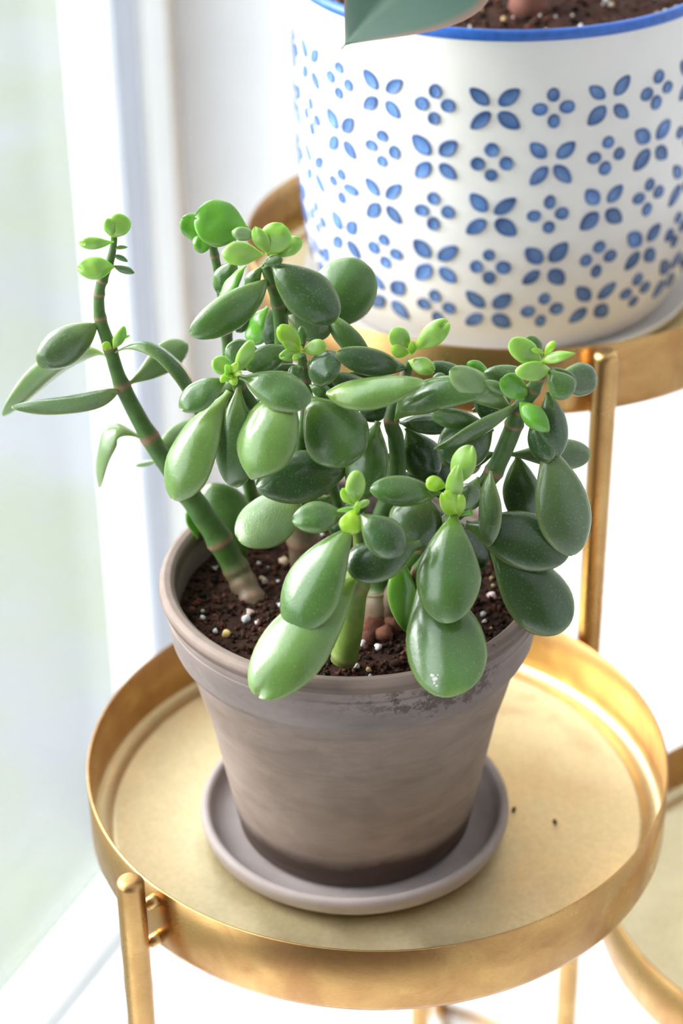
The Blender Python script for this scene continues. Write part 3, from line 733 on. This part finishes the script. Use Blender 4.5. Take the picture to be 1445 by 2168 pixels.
# pale scratch near the tip of the lowest leaf
from mathutils.bvhtree import BVHTree
bv = BVHTree.FromPolygons([v.co for v in worn.data.vertices], [tuple(p.vertices) for p in worn.data.polygons])
V = []; Fc = []; C = []
for (px, py, r) in ((914, 1430, 5), (920, 1437, 6.5), (919, 1446, 4), (924, 1452, 3), (926, 1429, 2.5)):
    o_ = len(V)
    for k in range(7):
        a = 2 * PI * k / 7; rr_ = r * random.uniform(.55, 1.2) if k < 6 else 0
        hit = bv.ray_cast(CAM, ray(px + rr_ * math.cos(a * 7 / 6), py + rr_ * math.sin(a * 7 / 6)))
        hp = hit[0] if hit[0] is not None else aty(px, py, -.118)
        V.append(hp + (CAM - hp).normalized() * .00008); C.append((.45, .45, .40))
    for k in range(6): Fc.append((o_ + 6, o_ + k, o_ + (k + 1) % 6))
sc_ = mesh_obj('scar', V, Fc, M_stem, None, cols=C); sc_.parent = worn; sc_['label'] = 'pale dry scratch'
sc_.matrix_parent_inverse = (Matrix.Translation(jade.location) @ worn.matrix_parent_inverse).inverted()
# front left rosette
lf(746, 1068, 757, 996, 42, -7.6, -7.9, 'v', 0, .12, .6, te=.44)
lf(748, 1068, 724, 1034, 28, -7.6, -7.9, 'y', 0, .12, .6, te=.46)
lf(746, 1078, 740, 1134, 52, -7.7, -8.3, 'y', 0, .14, .58, te=.6)
lf(750, 1076, 713, 1082, 10, -7.7, -8.0, 'v', 0, .05, .5)
lf(752, 1076, 782, 1060, 16, -7.7, -7.9, 'v', 0, .1, .6)
lf(754, 1088, 758, 1060, 14, -7.7, -8.3, 'y', 0, .1, .6)
lf(730, 1088, 618, 1102, 70, -7.4, -7.9, 'm', 8, .12, .56, te=.58)
lf(764, 1088, 850, 1174, 86, -8.0, -9.0, 'd', 6, .12, .58, te=.5)
lf(890, 1150, 734, 1206, 104, -7.6, -8.3, 'd', 10, .10, .60, te=.46)
lf(748, 1112, 614, 1338, 136, -7.9, -9.8, 'm', 24, .13, .62, te=.50, be=.62)
lf(754, 1222, 542, 1474, 150, -7.6, -11.6, 'l', 20, .12, .62, te=.44, notch=.03, be=.55)
# inner leaves seen through the gaps
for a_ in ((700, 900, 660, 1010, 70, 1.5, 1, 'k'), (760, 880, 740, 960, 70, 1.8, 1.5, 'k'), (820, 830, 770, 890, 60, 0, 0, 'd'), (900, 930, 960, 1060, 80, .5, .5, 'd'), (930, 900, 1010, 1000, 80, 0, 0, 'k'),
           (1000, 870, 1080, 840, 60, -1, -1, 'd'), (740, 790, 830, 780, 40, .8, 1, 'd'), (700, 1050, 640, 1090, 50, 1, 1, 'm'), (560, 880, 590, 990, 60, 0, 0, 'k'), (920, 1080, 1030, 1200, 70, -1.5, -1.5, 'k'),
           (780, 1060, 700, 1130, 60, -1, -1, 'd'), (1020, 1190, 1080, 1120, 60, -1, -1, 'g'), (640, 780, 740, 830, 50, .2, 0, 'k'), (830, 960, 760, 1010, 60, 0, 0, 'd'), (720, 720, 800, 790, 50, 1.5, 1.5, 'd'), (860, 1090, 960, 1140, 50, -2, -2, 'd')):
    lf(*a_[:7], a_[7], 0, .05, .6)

# ------------------------------------------------------------------ plant in the blue and white planter
fic = empty('broad_leaf_plant', (AX, AY, ZB + .172), 'dark green broad leaved plant with pointed leaf in the blue patterned planter', 'plant')
sb = atz(1118, 22, ZB + .172)
tube('stem', [(sb + Vector((0, 0, -.004)), .012), (sb + Vector((0, 0, .006)), .0105), (sb + Vector((.002, 0, .05)), .009), (sb + Vector((0, .004, .16)), .008)], mesh_mat := attrmat('bark', .7, .3, 120, bumps=.5), fic)
o = fic.children[0]
ca = o.data.color_attributes.new('col', 'FLOAT_COLOR', 'POINT')
ca.data.foreach_set('color', [.20, .075, .05, 1] * len(o.data.vertices))
def broad(B, T, W, Nrm, drip=.12):
    a = (T - B).normalized(); S = a.cross(Nrm).normalized(); Nn = S.cross(a); L = (T - B).length
    V = []; C = []; Fc = []; nu, nv = 36, 12
    for side in (1, -1):
        for i in range(nu + 1):
            t = i / nu
            wv = (math.sin(PI * min(1, t / .97) ** .85) ** .8 if t < .97 else 0) * (1 - t) ** .25
            wv = max(wv * W / 2, .0012 * (1 - t) + .0003)
            for k in range(nv + 1):
                x = (k / nv * 2 - 1)
                p = B.lerp(T, t) + S * (x * wv) + Nn * (.07 * L * 4 * t * (1 - t) + abs(x) * wv * .18 + side * .0006 * (1 - x * x))
                V.append(p)
                c = Vector((.020, .055, .036)); c = c.lerp(Vector((.07, .12, .08)), math.exp(-(x * wv / .0012) ** 2) * .6)
                c = c.lerp(Vector((.16, .07, .05)), abs(x) ** 30 * .8)
                C.append(tuple(c))
    M = (nu + 1) * (nv + 1)
    for s_ in (0, 1):
        for i in range(nu):
            for k in range(nv):
                q = s_ * M + i * (nv + 1) + k
                f = (q, q + 1, q + nv + 2, q + nv + 1); Fc.append(f if s_ == 0 else f[::-1])
    return mesh_obj('leaf', V, Fc, M_ficus, fic, cols=C)
tip = aty(722, 104, .125); bs = aty(1010, -130, .16)
broad(bs, tip, .096, Vector((-.15, -.55, .85)))
tube('petiole', [(bs, .0016), (bs.lerp(sb + Vector((0, .004, .155)), .5) + Vector((0, 0, .008)), .0018), (sb + Vector((0, .004, .150)), .0026)], M_stem, fic)
o = fic.children[-1]; ca = o.data.color_attributes.new('col', 'FLOAT_COLOR', 'POINT'); ca.data.foreach_set('color', [.10, .16, .05, 1] * len(o.data.vertices))

# two crumbs of soil dropped on the front tray
for (x, y), lab in (((1087, 1714), 'tiny brown soil crumb on the front tray, nearer the clay saucer'), ((1174, 1740), 'tiny brown soil crumb on the front tray, nearer the tray edge')):
    V = []; Fc = []; C = []; q = atz(x, y, -H1 + .0021 + .0009); blob(V, Fc, C, q, .0013, (.06, .045, .02), 2, (1.2, .8, .7))
    tag(mesh_obj('soil_crumb', V, Fc, M_soil, None, cols=C), lab, 'crumb')
